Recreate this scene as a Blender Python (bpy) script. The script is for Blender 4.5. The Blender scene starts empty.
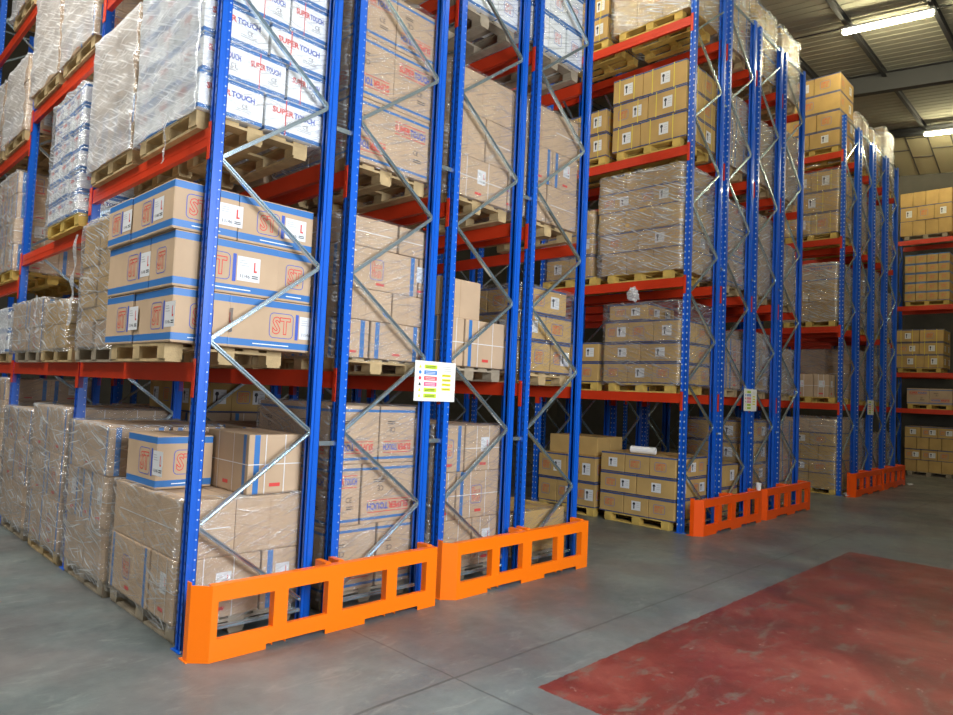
import bpy, bmesh, math, random
from mathutils import Vector, Matrix, noise
from mathutils.bvhtree import BVHTree
R = random.Random(7)
S = bpy.context.scene
COL = S.collection
PI = math.pi

# ------------------------------------------------------------------ camera, world, light, exposure
W, H = 953, 715
FPX = 682.03
CAM = Vector((-2.2256, -5.1422, 2.0272))
yaw, pit, rol = map(math.radians, (44.489, 3.0243, 2.5486))
F = Vector((math.cos(yaw)*math.cos(pit), math.sin(yaw)*math.cos(pit), math.sin(pit)))
Rt = F.cross(Vector((0, 0, 1))).normalized()
Up = Rt.cross(F)
R2 = Rt*math.cos(rol) + Up*math.sin(rol)
U2 = -Rt*math.sin(rol) + Up*math.cos(rol)
cd = bpy.data.cameras.new('camera')
cam = bpy.data.objects.new('camera', cd)
COL.objects.link(cam)
cd.sensor_fit = 'HORIZONTAL'
cd.sensor_width = 36
cd.lens = FPX*36/W
cd.clip_end = 200
m = Matrix((R2, U2, -F)).transposed().to_4x4()
m.translation = CAM
cam.matrix_world = m
S.camera = cam

S.view_settings.view_transform = 'Standard'
S.view_settings.look = 'None'
S.view_settings.gamma = 1
S.view_settings.use_curve_mapping = False
S.view_settings.exposure = 0.85

wd = bpy.data.worlds.new('world')
S.world = wd
wd.use_nodes = True
bg = wd.node_tree.nodes['Background']
bg.inputs[0].default_value = (0.75, 0.85, 1, 1)
bg.inputs[1].default_value = 0.25

def area(name, loc, target, sx, sy, power, color):
    l = bpy.data.lights.new(name, 'AREA')
    l.shape = 'RECTANGLE'; l.size = sx; l.size_y = sy
    l.energy = power; l.color = color
    o = bpy.data.objects.new(name, l); COL.objects.link(o)
    o.location = loc
    o.rotation_euler = (Vector(target)-Vector(loc)).to_track_quat('-Z', 'Y').to_euler()
    return o
# daylight through the two open dock doors behind the camera
DOOR1 = area('dock_door_daylight', (.7, -7.2, 4.0), (1.5, 0, 1.8), 3.4, 3.3, 470, (0.89, 0.94, 1.0))
DOOR2 = area('side_door_daylight', (-8.7, 1.0, 2.6), (0, 1.0, 1.0), 4.0, 4.4, 22, (0.78, 0.90, 1.0))
# added fill lamp, out of view, brightening the upper faces along the left aisle
LEFT_FILL = area('upper_left_fill', (-2.9, 2.6, 10.9), (-1.2, 2.6, 5.0), 1.6, 9.0, 900, (1.0, 0.99, 0.95))
TUBE_E = 60.0          # emission strength of the fluorescent tubes
TUBE_C = (1.0, 0.92, 0.62)

# ------------------------------------------------------------------ materials
def mat(name, col, rough=.6, metal=0, spec=.5, noise_amt=0, nscale=8, bump=0, bscale=60, coat=0):
    M = bpy.data.materials.new(name); M.use_nodes = True
    n = M.node_tree; b = n.nodes['Principled BSDF']
    b.inputs['Base Color'].default_value = (*col, 1)
    b.inputs['Roughness'].default_value = rough
    b.inputs['Metallic'].default_value = metal
    b.inputs['Specular IOR Level'].default_value = spec
    b.inputs['Coat Weight'].default_value = coat
    if noise_amt or bump:
        tc = n.nodes.new('ShaderNodeTexCoord')
        nz = n.nodes.new('ShaderNodeTexNoise'); nz.inputs['Scale'].default_value = nscale
        nz.inputs['Detail'].default_value = 5
        n.links.new(tc.outputs['Object'], nz.inputs['Vector'])
    if noise_amt:
        r = n.nodes.new('ShaderNodeValToRGB')
        r.color_ramp.elements[0].position = .3; r.color_ramp.elements[1].position = .7
        r.color_ramp.elements[0].color = (*[c*(1-noise_amt) for c in col], 1)
        r.color_ramp.elements[1].color = (*[min(1, c*(1+noise_amt)) for c in col], 1)
        n.links.new(nz.outputs['Fac'], r.inputs[0]); n.links.new(r.outputs[0], b.inputs['Base Color'])
    if bump:
        n2 = n.nodes.new('ShaderNodeTexNoise'); n2.inputs['Scale'].default_value = bscale
        n.links.new(tc.outputs['Object'], n2.inputs['Vector'])
        bp = n.nodes.new('ShaderNodeBump'); bp.inputs['Strength'].default_value = bump
        bp.inputs['Distance'].default_value = .01
        n.links.new(n2.outputs['Fac'], bp.inputs['Height']); n.links.new(bp.outputs[0], b.inputs['Normal'])
    return M

M_CARD = mat('cardboard', (0.51, 0.365, 0.24), .75, noise_amt=.07, nscale=3, spec=.2)
M_CARDY = mat('kraft_cardboard', (0.50, 0.325, 0.12), .75, noise_amt=.10, nscale=3, spec=.2)
M_CARDW = mat('white_cardboard', (0.84, 0.86, 0.87), .6, noise_amt=.04, nscale=3, spec=.3)
M_BAND = mat('blue_tape', (0.04, 0.17, 0.45), .4, spec=.4)
M_BANDD = mat('dark_blue_tape', (0.045, 0.075, 0.19), .5)
M_TAPE = mat('brown_tape', (0.40, 0.25, 0.13), .3)
M_RED = mat('red_print', (0.65, 0.06, 0.05), .6)
M_BLUEP = mat('blue_print', (0.05, 0.10, 0.45), .6)
M_BLK = mat('black_print', (0.03, 0.03, 0.035), .6)
M_LAB = mat('white_label', (0.70, 0.71, 0.72), .5)
M_YEL = mat('yellow_strap', (0.75, 0.62, 0.06), .4)
M_WSTR = mat('white_strap', (0.75, 0.75, 0.74), .4)
M_WOOD = mat('pallet_wood', (0.47, 0.34, 0.17), .8, noise_amt=.25, nscale=6, bump=.3)
M_WOODD = mat('weathered_pallet_wood', (0.33, 0.27, 0.19), .85, noise_amt=.3, nscale=6, bump=.3)
M_WOODY = mat('yellow_pallet_wood', (0.62, 0.42, 0.10), .8, noise_amt=.2, nscale=6, bump=.3)
M_BLUE = mat('blue_upright_paint', (0.003, 0.105, 0.58), .30, spec=.6, coat=.2)
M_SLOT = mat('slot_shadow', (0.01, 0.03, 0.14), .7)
M_PUNCH = mat('punched_hole_edge', (0.66, 0.72, 0.78), .5)
M_ORG = mat('orange_barrier_paint', (1.0, 0.19, 0.0), .38, spec=.5)
M_ORG2 = mat('orange_red_barrier_paint', (0.90, 0.09, 0.0), .38, spec=.5)
M_BEAM = mat('orange_red_beam_paint', (0.62, 0.042, 0.010), .35, spec=.5, noise_amt=.08, nscale=2)
M_GALV = mat('galvanised_steel', (0.62, 0.76, 0.84), .24, metal=.88, noise_amt=.08, nscale=20)
M_STEEL = mat('grey_painted_steel', (0.065, 0.065, 0.065), .6)
M_CUP = mat('white_plastic', (0.85, 0.85, 0.85), .4)
M_SIGN = mat('sign_board', (0.86, 0.86, 0.80), .45)
SIGNC = {k: mat('sign_'+k, c, .5) for k, c in dict(lime=(.62, .85, .03), blue=(.03, .22, .62), red=(.75, .04, .07), pink=(.80, .10, .25), yellow=(.85, .80, .03), grey=(.35, .35, .35)).items()}

def film(name, base, amt, white):
    M = bpy.data.materials.new(name); M.use_nodes = True
    n = M.node_tree; L = n.links; n.nodes.clear()
    out = n.nodes.new('ShaderNodeOutputMaterial')
    tr = n.nodes.new('ShaderNodeBsdfTransparent'); tr.inputs[0].default_value = (.97, .97, .97, 1)
    gl = n.nodes.new('ShaderNodeBsdfGlossy'); gl.inputs['Roughness'].default_value = .15
    df = n.nodes.new('ShaderNodeBsdfDiffuse'); df.inputs[0].default_value = (.9, .92, .93, 1)
    tl = n.nodes.new('ShaderNodeBsdfTranslucent'); tl.inputs[0].default_value = (.9, .92, .93, 1)
    tc = n.nodes.new('ShaderNodeTexCoord')
    def node(op, a, b, c=None):
        k = n.nodes.new('ShaderNodeMath'); k.operation = op
        for i, q in enumerate((a, b, c)):
            if q is None: continue
            if hasattr(q, 'is_linked'): L.new(q, k.inputs[i])
            else: k.inputs[i].default_value = q
        return k.outputs[0]
    sep = n.nodes.new('ShaderNodeSeparateXYZ'); L.new(tc.outputs['Object'], sep.inputs[0])
    hor = node('ADD', sep.outputs[0], sep.outputs[1])
    def streak(slope, fl, fs, lo, hi, seed):
        # noise stretched along lines z = slope * horizontal
        cb = n.nodes.new('ShaderNodeCombineXYZ')
        u = node('MULTIPLY', node('MULTIPLY_ADD', sep.outputs[2], slope, hor), fl)
        v = node('MULTIPLY', node('MULTIPLY_ADD', hor, -slope, sep.outputs[2]), fs)
        L.new(u, cb.inputs[0]); L.new(v, cb.inputs[1]); cb.inputs[2].default_value = seed
        nz = n.nodes.new('ShaderNodeTexNoise'); nz.inputs['Scale'].default_value = 1; nz.inputs['Detail'].default_value = 4
        nz.inputs['Distortion'].default_value = .15
        L.new(cb.outputs[0], nz.inputs['Vector'])
        r = n.nodes.new('ShaderNodeMapRange'); r.inputs[1].default_value = lo; r.inputs[2].default_value = hi
        L.new(nz.outputs['Fac'], r.inputs[0]); return nz.outputs['Fac'], r.outputs[0]
    a, ar = streak(.42, 2.2, 44, .53, .68, 1)
    c, cr = streak(-.22, 1.9, 50, .57, .71, 5)
    e, er = streak(.10, 1.4, 30, .60, .74, 9)
    mx = node('MAXIMUM', node('MAXIMUM', ar, cr), er)
    hgt = node('ADD', node('ADD', a, c), e)
    bp = n.nodes.new('ShaderNodeBump'); bp.inputs['Strength'].default_value = .8; bp.inputs['Distance'].default_value = .022
    L.new(hgt, bp.inputs['Height']); L.new(bp.outputs[0], gl.inputs['Normal'])
    sc = n.nodes.new('ShaderNodeMixShader'); sc.inputs[0].default_value = .35
    L.new(df.outputs[0], sc.inputs[1]); L.new(tl.outputs[0], sc.inputs[2])
    m1 = n.nodes.new('ShaderNodeMixShader'); L.new(node('MULTIPLY_ADD', mx, amt, base), m1.inputs[0]); L.new(tr.outputs[0], m1.inputs[1]); L.new(gl.outputs[0], m1.inputs[2])
    m2 = n.nodes.new('ShaderNodeMixShader'); L.new(node('MULTIPLY_ADD', mx, amt*.7, white), m2.inputs[0]); L.new(m1.outputs[0], m2.inputs[1]); L.new(sc.outputs[0], m2.inputs[2])  # white diffuse painted into streaks and base imitates highlights on the film
    L.new(m2.outputs[0], out.inputs[0])
    return M
FILM = {0: film('single_clear_film', .07, .30, .012), 1: film('clear_stretch_film', .13, .55, .03), 2: film('highlight_streaked_film', .24, .80, .11), 3: film('highlight_whitened_film', .30, .70, .40)}  # the whiter styles carry more painted highlight

def emis(name, col, s):
    M = bpy.data.materials.new(name); M.use_nodes = True
    n = M.node_tree; n.nodes.clear()
    e = n.nodes.new('ShaderNodeEmission'); e.inputs[0].default_value = (*col, 1); e.inputs[1].default_value = s
    o = n.nodes.new('ShaderNodeOutputMaterial'); n.links.new(e.outputs[0], o.inputs[0]); return M
M_TUBE = emis('fluorescent_tube', TUBE_C, TUBE_E)

# ------------------------------------------------------------------ helpers
class MB:
    """collects faces with material slots"""
    def __init__(s): s.v = []; s.f = []; s.mi = []; s.mats = []
    def m(s, M):
        if M not in s.mats: s.mats.append(M)
        return s.mats.index(M)
    def box(s, x0, y0, z0, x1, y1, z1, M):
        i = s.m(M); k = len(s.v)
        s.v += [(x0, y0, z0), (x1, y0, z0), (x1, y1, z0), (x0, y1, z0), (x0, y0, z1), (x1, y0, z1), (x1, y1, z1), (x0, y1, z1)]
        for q in ((0, 3, 2, 1), (4, 5, 6, 7), (0, 1, 5, 4), (1, 2, 6, 5), (2, 3, 7, 6), (3, 0, 4, 7)):
            s.f.append([k+a for a in q]); s.mi.append(i)
    def poly(s, pts, M):
        i = s.m(M); k = len(s.v); s.v += [tuple(p) for p in pts]; s.f.append(list(range(k, k+len(pts)))); s.mi.append(i)
    def prism(s, pts, z0, z1, M, T=None):
        """pts 2D ccw polygon extruded in z (then transformed)"""
        i = s.m(M); k = len(s.v); n = len(pts)
        vs = [Vector((p[0], p[1], z0)) for p in pts] + [Vector((p[0], p[1], z1)) for p in pts]
        if T: vs = [T @ v for v in vs]
        s.v += [tuple(v) for v in vs]
        s.f.append([k+n-1-a for a in range(n)]); s.mi.append(i)
        s.f.append([k+n+a for a in range(n)]); s.mi.append(i)
        for a in range(n):
            b = (a+1) % n
            s.f.append([k+a, k+b, k+n+b, k+n+a]); s.mi.append(i)
    def add(s, vs, fs, M, T):
        i = s.m(M); k = len(s.v)
        s.v += [tuple(T @ Vector(v)) for v in vs]
        for f in fs: s.f.append([k+a for a in f]); s.mi.append(i)
    def mesh(s, name):
        me = bpy.data.meshes.new(name); me.from_pydata(s.v, [], s.f)
        for M in s.mats: me.materials.append(M)
        me.polygons.foreach_set('material_index', s.mi); me.update(); return me

def link(name, me, parent=None, loc=(0, 0, 0), rot=(0, 0, 0)):
    o = bpy.data.objects.new(name, me); COL.objects.link(o)
    o.location = loc; o.rotation_euler = rot
    if parent: o.parent = parent
    return o
def tag(o, label, cat, group=None, kind=None):
    if label: o['label'] = label
    if cat: o['category'] = cat
    if group: o['group'] = group
    if kind: o['kind'] = kind
    return o
def struct(name, me, loc=(0, 0, 0)):
    o = link(name, me, None, loc); o['kind'] = 'structure'; return o
def boxmesh(name, x0, y0, z0, x1, y1, z1, M):
    b = MB(); b.box(x0, y0, z0, x1, y1, z1, M); return b.mesh(name)

_txt = {}
def text_geo(s, outline=0.0, bold=0.0):
    key = (s, outline, bold)
    if key in _txt: return _txt[key]
    c = bpy.data.curves.new('t', 'FONT'); c.body = s; c.size = 1; c.align_x = 'CENTER'; c.align_y = 'CENTER'
    c.resolution_u = 2; c.offset = bold
    if outline:
        c.fill_mode = 'NONE'; c.bevel_depth = outline; c.bevel_resolution = 0
    o = bpy.data.objects.new('t', c); COL.objects.link(o)
    dg = bpy.context.evaluated_depsgraph_get(); dg.update()
    me = bpy.data.meshes.new_from_object(o.evaluated_get(dg))
    vs = [tuple(v.co) for v in me.vertices]; fs = [list(p.vertices) for p in me.polygons]
    bpy.data.objects.remove(o); bpy.data.curves.remove(c); bpy.data.meshes.remove(me)
    xs = [v[0] for v in vs]; ys = [v[1] for v in vs]
    cx, cy = (min(xs)+max(xs))/2, (min(ys)+max(ys))/2
    w = max(xs)-min(xs); h = max(ys)-min(ys)
    vs = [((v[0]-cx)/w, (v[1]-cy)/h, v[2]*.3) for v in vs]
    _txt[key] = (vs, fs); return _txt[key]

def face_T(face, sx, sy, sz, u, v, off=.0015):
    """frame on a box face. face 'y' = -Y face, 'x' = -X face, 'Y' '+Y', 'X'. u,v: centre, relative -.5..+.5 of the face; local x = right, y = up"""
    if face == 'y': o = Vector((u*sx, -sy/2-off, sz/2+v*sz)); rx = Vector((1, 0, 0))
    elif face == 'x': o = Vector((-sx/2-off, -u*sy, sz/2+v*sz)); rx = Vector((0, -1, 0))
    nz = {'y': Vector((0, -1, 0)), 'x': Vector((-1, 0, 0))}[face]
    up = Vector((0, 0, 1))
    T = Matrix((rx, up, nz)).transposed().to_4x4(); T.translation = o
    return T
def stamp(b, T, s, w, h, M, outline=0, bold=0, du=0, dv=0, rot=0):
    vs, fs = text_geo(s, outline, bold)
    b.add(vs, fs, M, T @ Matrix.Translation((du, dv, 0)) @ Matrix.Rotation(rot, 4, 'Z') @ Matrix.Diagonal((w, h, .01 if outline else 1, 1)))
def rect(b, T, u0, v0, u1, v1, M, z=0):
    b.add([(u0, v0, z), (u1, v0, z), (u1, v1, z), (u0, v1, z)], [[0, 1, 2, 3]], M, T)
def rrect_ring(b, T, w, h, r, t, M):
    pts = []; n = 5
    for q, (cx, cy) in enumerate(((w/2-r, h/2-r), (-w/2+r, h/2-r), (-w/2+r, -h/2+r), (w/2-r, -h/2+r))):
        for i in range(n):
            a = PI/2*q + PI/2*i/(n-1); pts.append((cx, cy, math.cos(a), math.sin(a)))
    k = len(pts)
    vs = [(p[0]+p[2]*r, p[1]+p[3]*r, 0) for p in pts] + [(p[0]+p[2]*(r-t), p[1]+p[3]*(r-t), 0) for p in pts]
    fs = [[i, (i+1) % k, k+(i+1) % k, k+i] for i in range(k)]
    b.add(vs, fs, M, T)
def st_logo(b, T, w, h, rot=0, frame=True):
    T = T @ Matrix.Rotation(rot, 4, 'Z')
    if frame: rrect_ring(b, T, w*1.25, h*1.35, min(w, h)*.25, .006, M_BLUEP)
    stamp(b, T, 'ST', w*.95, h*.95, M_RED, outline=.022, bold=.03)
def label(b, T, w, h, icon='L', flip=1):
    rect(b, T, -w/2, -h/2, w/2, h/2, M_LAB)
    T2 = T @ Matrix.Translation((0, 0, .001))
    if icon == 'L':
        rect(b, T2, w*.22, -h*.05, w*.28, h*.32, M_RED); rect(b, T2, w*.22, -h*.1, w*.36, -h*.02, M_RED)
        stamp(b, T2, '11/46', w*.42, h*.14, M_BLK, du=-w*.15, dv=-h*.3)
        for k in range(3): rect(b, T2, -w*.42, h*(.12+.1*k), w*(.0-.06*k), h*(.14+.1*k), SIGNC['grey'])
        for k in range(2): rect(b, T2, w*.15, -h*(.36-.08*k), w*.42, -h*(.32-.08*k), M_BLK)
    else:
        f = flip
        pts = [(-.14, -.34), (-.14, .12), (-.24, .08), (-.34, .2), (-.18, .34), (.18, .34), (.34, .2), (.24, .08), (.14, .12), (.14, -.34)]
        b.add([(f*-w*.22+p[0]*w*.45, p[1]*h, 0) for p in pts], [[0, 1, 2, 7, 8, 9][0:0] or [0, 1, 2, 3, 4, 5, 6, 7, 8, 9]], M_BLK, T2)
        for k in range(3): rect(b, T2, f*w*.05 if f > 0 else -w*.4, h*(.25-.2*k), w*.4 if f > 0 else -w*.05, h*(.28-.2*k), SIGNC['grey'])

def supertouch(b, T, w, h, lines=True, M1=None, M2=None):
    stamp(b, T, 'SUPER', w*.5, h, M_RED, bold=.035, du=-w*.25)
    stamp(b, T, 'TOUCH', w*.5, h, M_BLUEP, bold=.035, du=w*.255)
    if lines:
        rect(b, T, -w*.5, h*.75, w*.5, h*.86, M_RED); rect(b, T, -w*.5, -h*.86, w*.5, -h*.75, M_RED)

_cart = {}
def carton_mesh(kind, sx, sy, sz, var=0):
    """carton, origin at base centre"""
    key = (kind, round(sx, 2), round(sy, 2), round(sz, 2), var)
    if key in _cart: return _cart[key]
    bm = bmesh.new()
    bmesh.ops.create_cube(bm, size=1, matrix=Matrix.Translation((0, 0, sz/2)) @ Matrix.Diagonal((sx, sy, sz, 1)))
    bev = min(.012, sz*.08)
    bmesh.ops.bevel(bm, geom=bm.edges[:], offset=bev, segments=2, affect='EDGES', profile=.6)
    bands = []; vert = None
    k0 = kind[0:2]
    base = {'s': M_CARD, 'u': M_CARD, 'w': M_CARDW, 'v': M_CARD, 'p': M_CARD, 'f': M_CARDY, 'y': M_CARDY, 'q': M_CARDY, 'b': M_CARDY}[kind[0]]
    bandM = M_BAND if kind[0] in 'suwvb' else M_BANDD
    if kind[0] == 's': bands = [(.02, .075), (sz-.065, sz-.01)]
    if kind[0] == 'u': bands = [(.035, .06), (sz-.06, sz-.035)]
    if kind[0] == 'w': bands = [(0, .035), (sz-.035, sz)]
    if kind[0] in 'fy': bands = [(sz-.03, sz), (0, .02)]
    if kind[0] == 'b': bands = [(sz-.035, sz), (0, .02)]
    cuts = sorted({round(z, 4) for ab in bands for z in ab if bev*.2 < z < sz-bev*.2})
    for z in cuts:
        bmesh.ops.bisect_plane(bm, geom=bm.verts[:]+bm.edges[:]+bm.faces[:], plane_co=(0, 0, z), plane_no=(0, 0, 1))
    vb = []
    if kind[0] == 'v': vb = [(-.38, -.27), (.27, .38)]
    if kind[0] == 'v':
        ax = 0 if sx >= sy else 1; ln = max(sx, sy)
        # bands run up the faces, over the top
        for a in (0, 1):
            l2 = (sx, sy)[a]
            for lo, hi in ((-l2/2+.05, -l2/2+.10), (l2/2-.10, l2/2-.05)):
                for q in (lo, hi):
                    co = [0, 0, 0]; no = [0, 0, 0]; co[a] = q; no[a] = 1
                    bmesh.ops.bisect_plane(bm, geom=bm.verts[:]+bm.edges[:]+bm.faces[:], plane_co=co, plane_no=no)
    bm.normal_update()
    me = bpy.data.meshes.new('carton')
    b = MB(); b.m(base); b.m(bandM); b.m(M_TAPE)
    vi = {}
    for v in bm.verts: vi[v] = len(b.v); b.v.append(tuple(v.co))
    for f in bm.faces:
        c = f.calc_center_median(); mi = 0
        if abs(f.normal.z) < .8:
            for lo, hi in bands:
                if lo < c.z < hi: mi = 1
        if kind[0] == 'v' and abs(f.normal.z) < .8:
            for a in (0, 1):
                if abs(f.normal[1-a]) > .6:
                    l2 = (sx, sy)[a]
                    if l2/2-.10 < abs(c[a]) < l2/2-.05 and not (var % 2 and c[a] > 0) and var != 4: mi = 1
        b.f.append([vi[v] for v in f.verts]); b.mi.append(mi)
    bm.free()
    # centre tape along the top
    if sx > sy: rect(b, Matrix.Translation((0, 0, sz+.001)), -sx/2+.01, -.03, sx/2-.01, .03, M_TAPE)
    else: rect(b, Matrix.Translation((0, 0, sz+.001)), -.03, -sy/2+.01, .03, sy/2-.01, M_TAPE)
    Ty = face_T('y', sx, sy, sz, 0, 0); Tx = face_T('x', sx, sy, sz, 0, 0)
    if kind[0] == 's':
        for T, l in ((Ty, sx), (Tx, sy)):
            h = sz*.50
            if l > .5:
                s = -1 if var % 2 else 1
                st_logo(b, T @ Matrix.Translation((s*-l*.12, 0, 0)), h*.85, h*.75)
                rect(b, T, s*-l*.12+h*.62, -h*.52, s*-l*.12+h*.62+.03, h*.52, M_BLUEP)
                label(b, T @ Matrix.Translation((s*-l*.12+h*.62+.03+.11, 0, 0)), .2, sz*.46, 'L')
            else:
                st_logo(b, T, min(l*.42, h*.7), h*.7)
        rect(b, Ty @ Matrix.Translation((0, 0, .001)), -sx*.22, -sz/2+.04, sx*.22, -sz/2+.048, M_CARDW)
    if kind[0] == 'u':
        for T, l in ((Ty, sx), (Tx, sy)):
            f = 1 if (var % 2 == 0) else -1
            T2 = T @ Matrix.Rotation(0 if f > 0 else PI, 4, 'Z')
            supertouch(b, T2 @ Matrix.Translation((0, sz*.22, 0)), l*.78, sz*.12)
            stamp(b, T2, 'CE', .07, .05, M_BLK, du=l*.16, dv=-sz*.08)
            for k in range(2): rect(b, T2, l*.1, -sz*(.2+.035*k), l*.3, -sz*(.185+.035*k), M_BLK)
            rect(b, T2, -l*.3, sz*.07, l*.0, sz*.08, SIGNC['grey'])
    if kind[0] == 'w' and kind != 'ws':
        for T, l in ((Ty, sx), (Tx, sy)):
            supertouch(b, T @ Matrix.Translation((-l*.02, sz*.14, 0)), l*.74, sz*.17, lines=False)
            rect(b, T, -l*.36, sz*.0, -l*.1, sz*.012, SIGNC['grey'])
            stamp(b, T, 'CE', .05, .035, M_BLK, du=l*.2, dv=-sz*.1)
            for k in range(2): rect(b, T, l*.05, -sz*(.2+.05*k), l*.3, -sz*(.18+.05*k), SIGNC['grey'])
            if l > .35: rect(b, T @ Matrix.Translation((0, 0, .001)), -l*.17, -sz*.5, -l*.15, sz*.5, M_RED)
    if kind == 'ws':
        for T, l in ((Ty, sx), (Tx, sy)): st_logo(b, T, l*.38, sz*.28)
    if kind[0] == 'v':
        for T, l in ((Ty, sx), (Tx, sy)):
            if var % 3 == 0: st_logo(b, T @ Matrix.Translation((-l*.05, 0, 0)), min(.16, l*.35), min(.13, sz*.3), rot=PI/2)
            elif var % 3 == 1: label(b, T @ Matrix.Translation((l*.05, sz*.08, 0)), .13, .16, 'L')
            rect(b, T @ Matrix.Translation((0, 0, .001)), -.05, -sz*.38, .05, -sz*.32, M_RED)
            if var >= 3:
                T3 = T @ Matrix.Translation((0, 0, .002))
                rect(b, T3, -l*.5, -.004, l*.5, .004, M_WSTR); rect(b, T3, l*.16, -sz*.5, l*.16+.008, sz*.5, M_WSTR); rect(b, T3, -l*.2, -sz*.5, -l*.2+.008, sz*.5, M_WSTR)
    if kind[0] in 'fyq':
        for T, l in ((Ty, sx), (Tx, sy)):
            if kind[0] == 'q': continue
            if var % 3 == 0:
                st_logo(b, T @ Matrix.Translation((-l*.08, 0, 0)), min(.19, l*.36), sz*.32)
            elif var % 3 == 1:
                label(b, T @ Matrix.Translation((l*.02, 0, 0)), .17, sz*.45, 'T', 1)
            else:
                st_logo(b, T @ Matrix.Translation((-l*.2, 0, 0)), min(.16, l*.27), sz*.3)
                label(b, T @ Matrix.Translation((l*.2, 0, 0)), .17, sz*.45, 'T', 1)
            if kind[0] == 'y':
                for q in (-.28, .22): rect(b, T @ Matrix.Translation((0, 0, .002)), l*q-.007, -sz*.5, l*q+.007, sz*.5, M_YEL)
    if kind[0] == 'b':
        for T, l in ((Ty, sx), (Tx, sy)):
            st_logo(b, T @ Matrix.Translation((0, 0, 0)), min(.14, l*.5), sz*.35, frame=False)
    if kind[0] == 'p':
        for T, l in ((Ty, sx), (Tx, sy)):
            rect(b, T, -.003, -sz*.48, .003, sz*.48, M_TAPE)
            if var % 2: rect(b, T @ Matrix.Translation((0, 0, .001)), -l*.4, -.004, l*.4, .004, M_WSTR)
    me = b.mesh('carton_%s' % kind)
    _cart[key] = me
    return me

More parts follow.
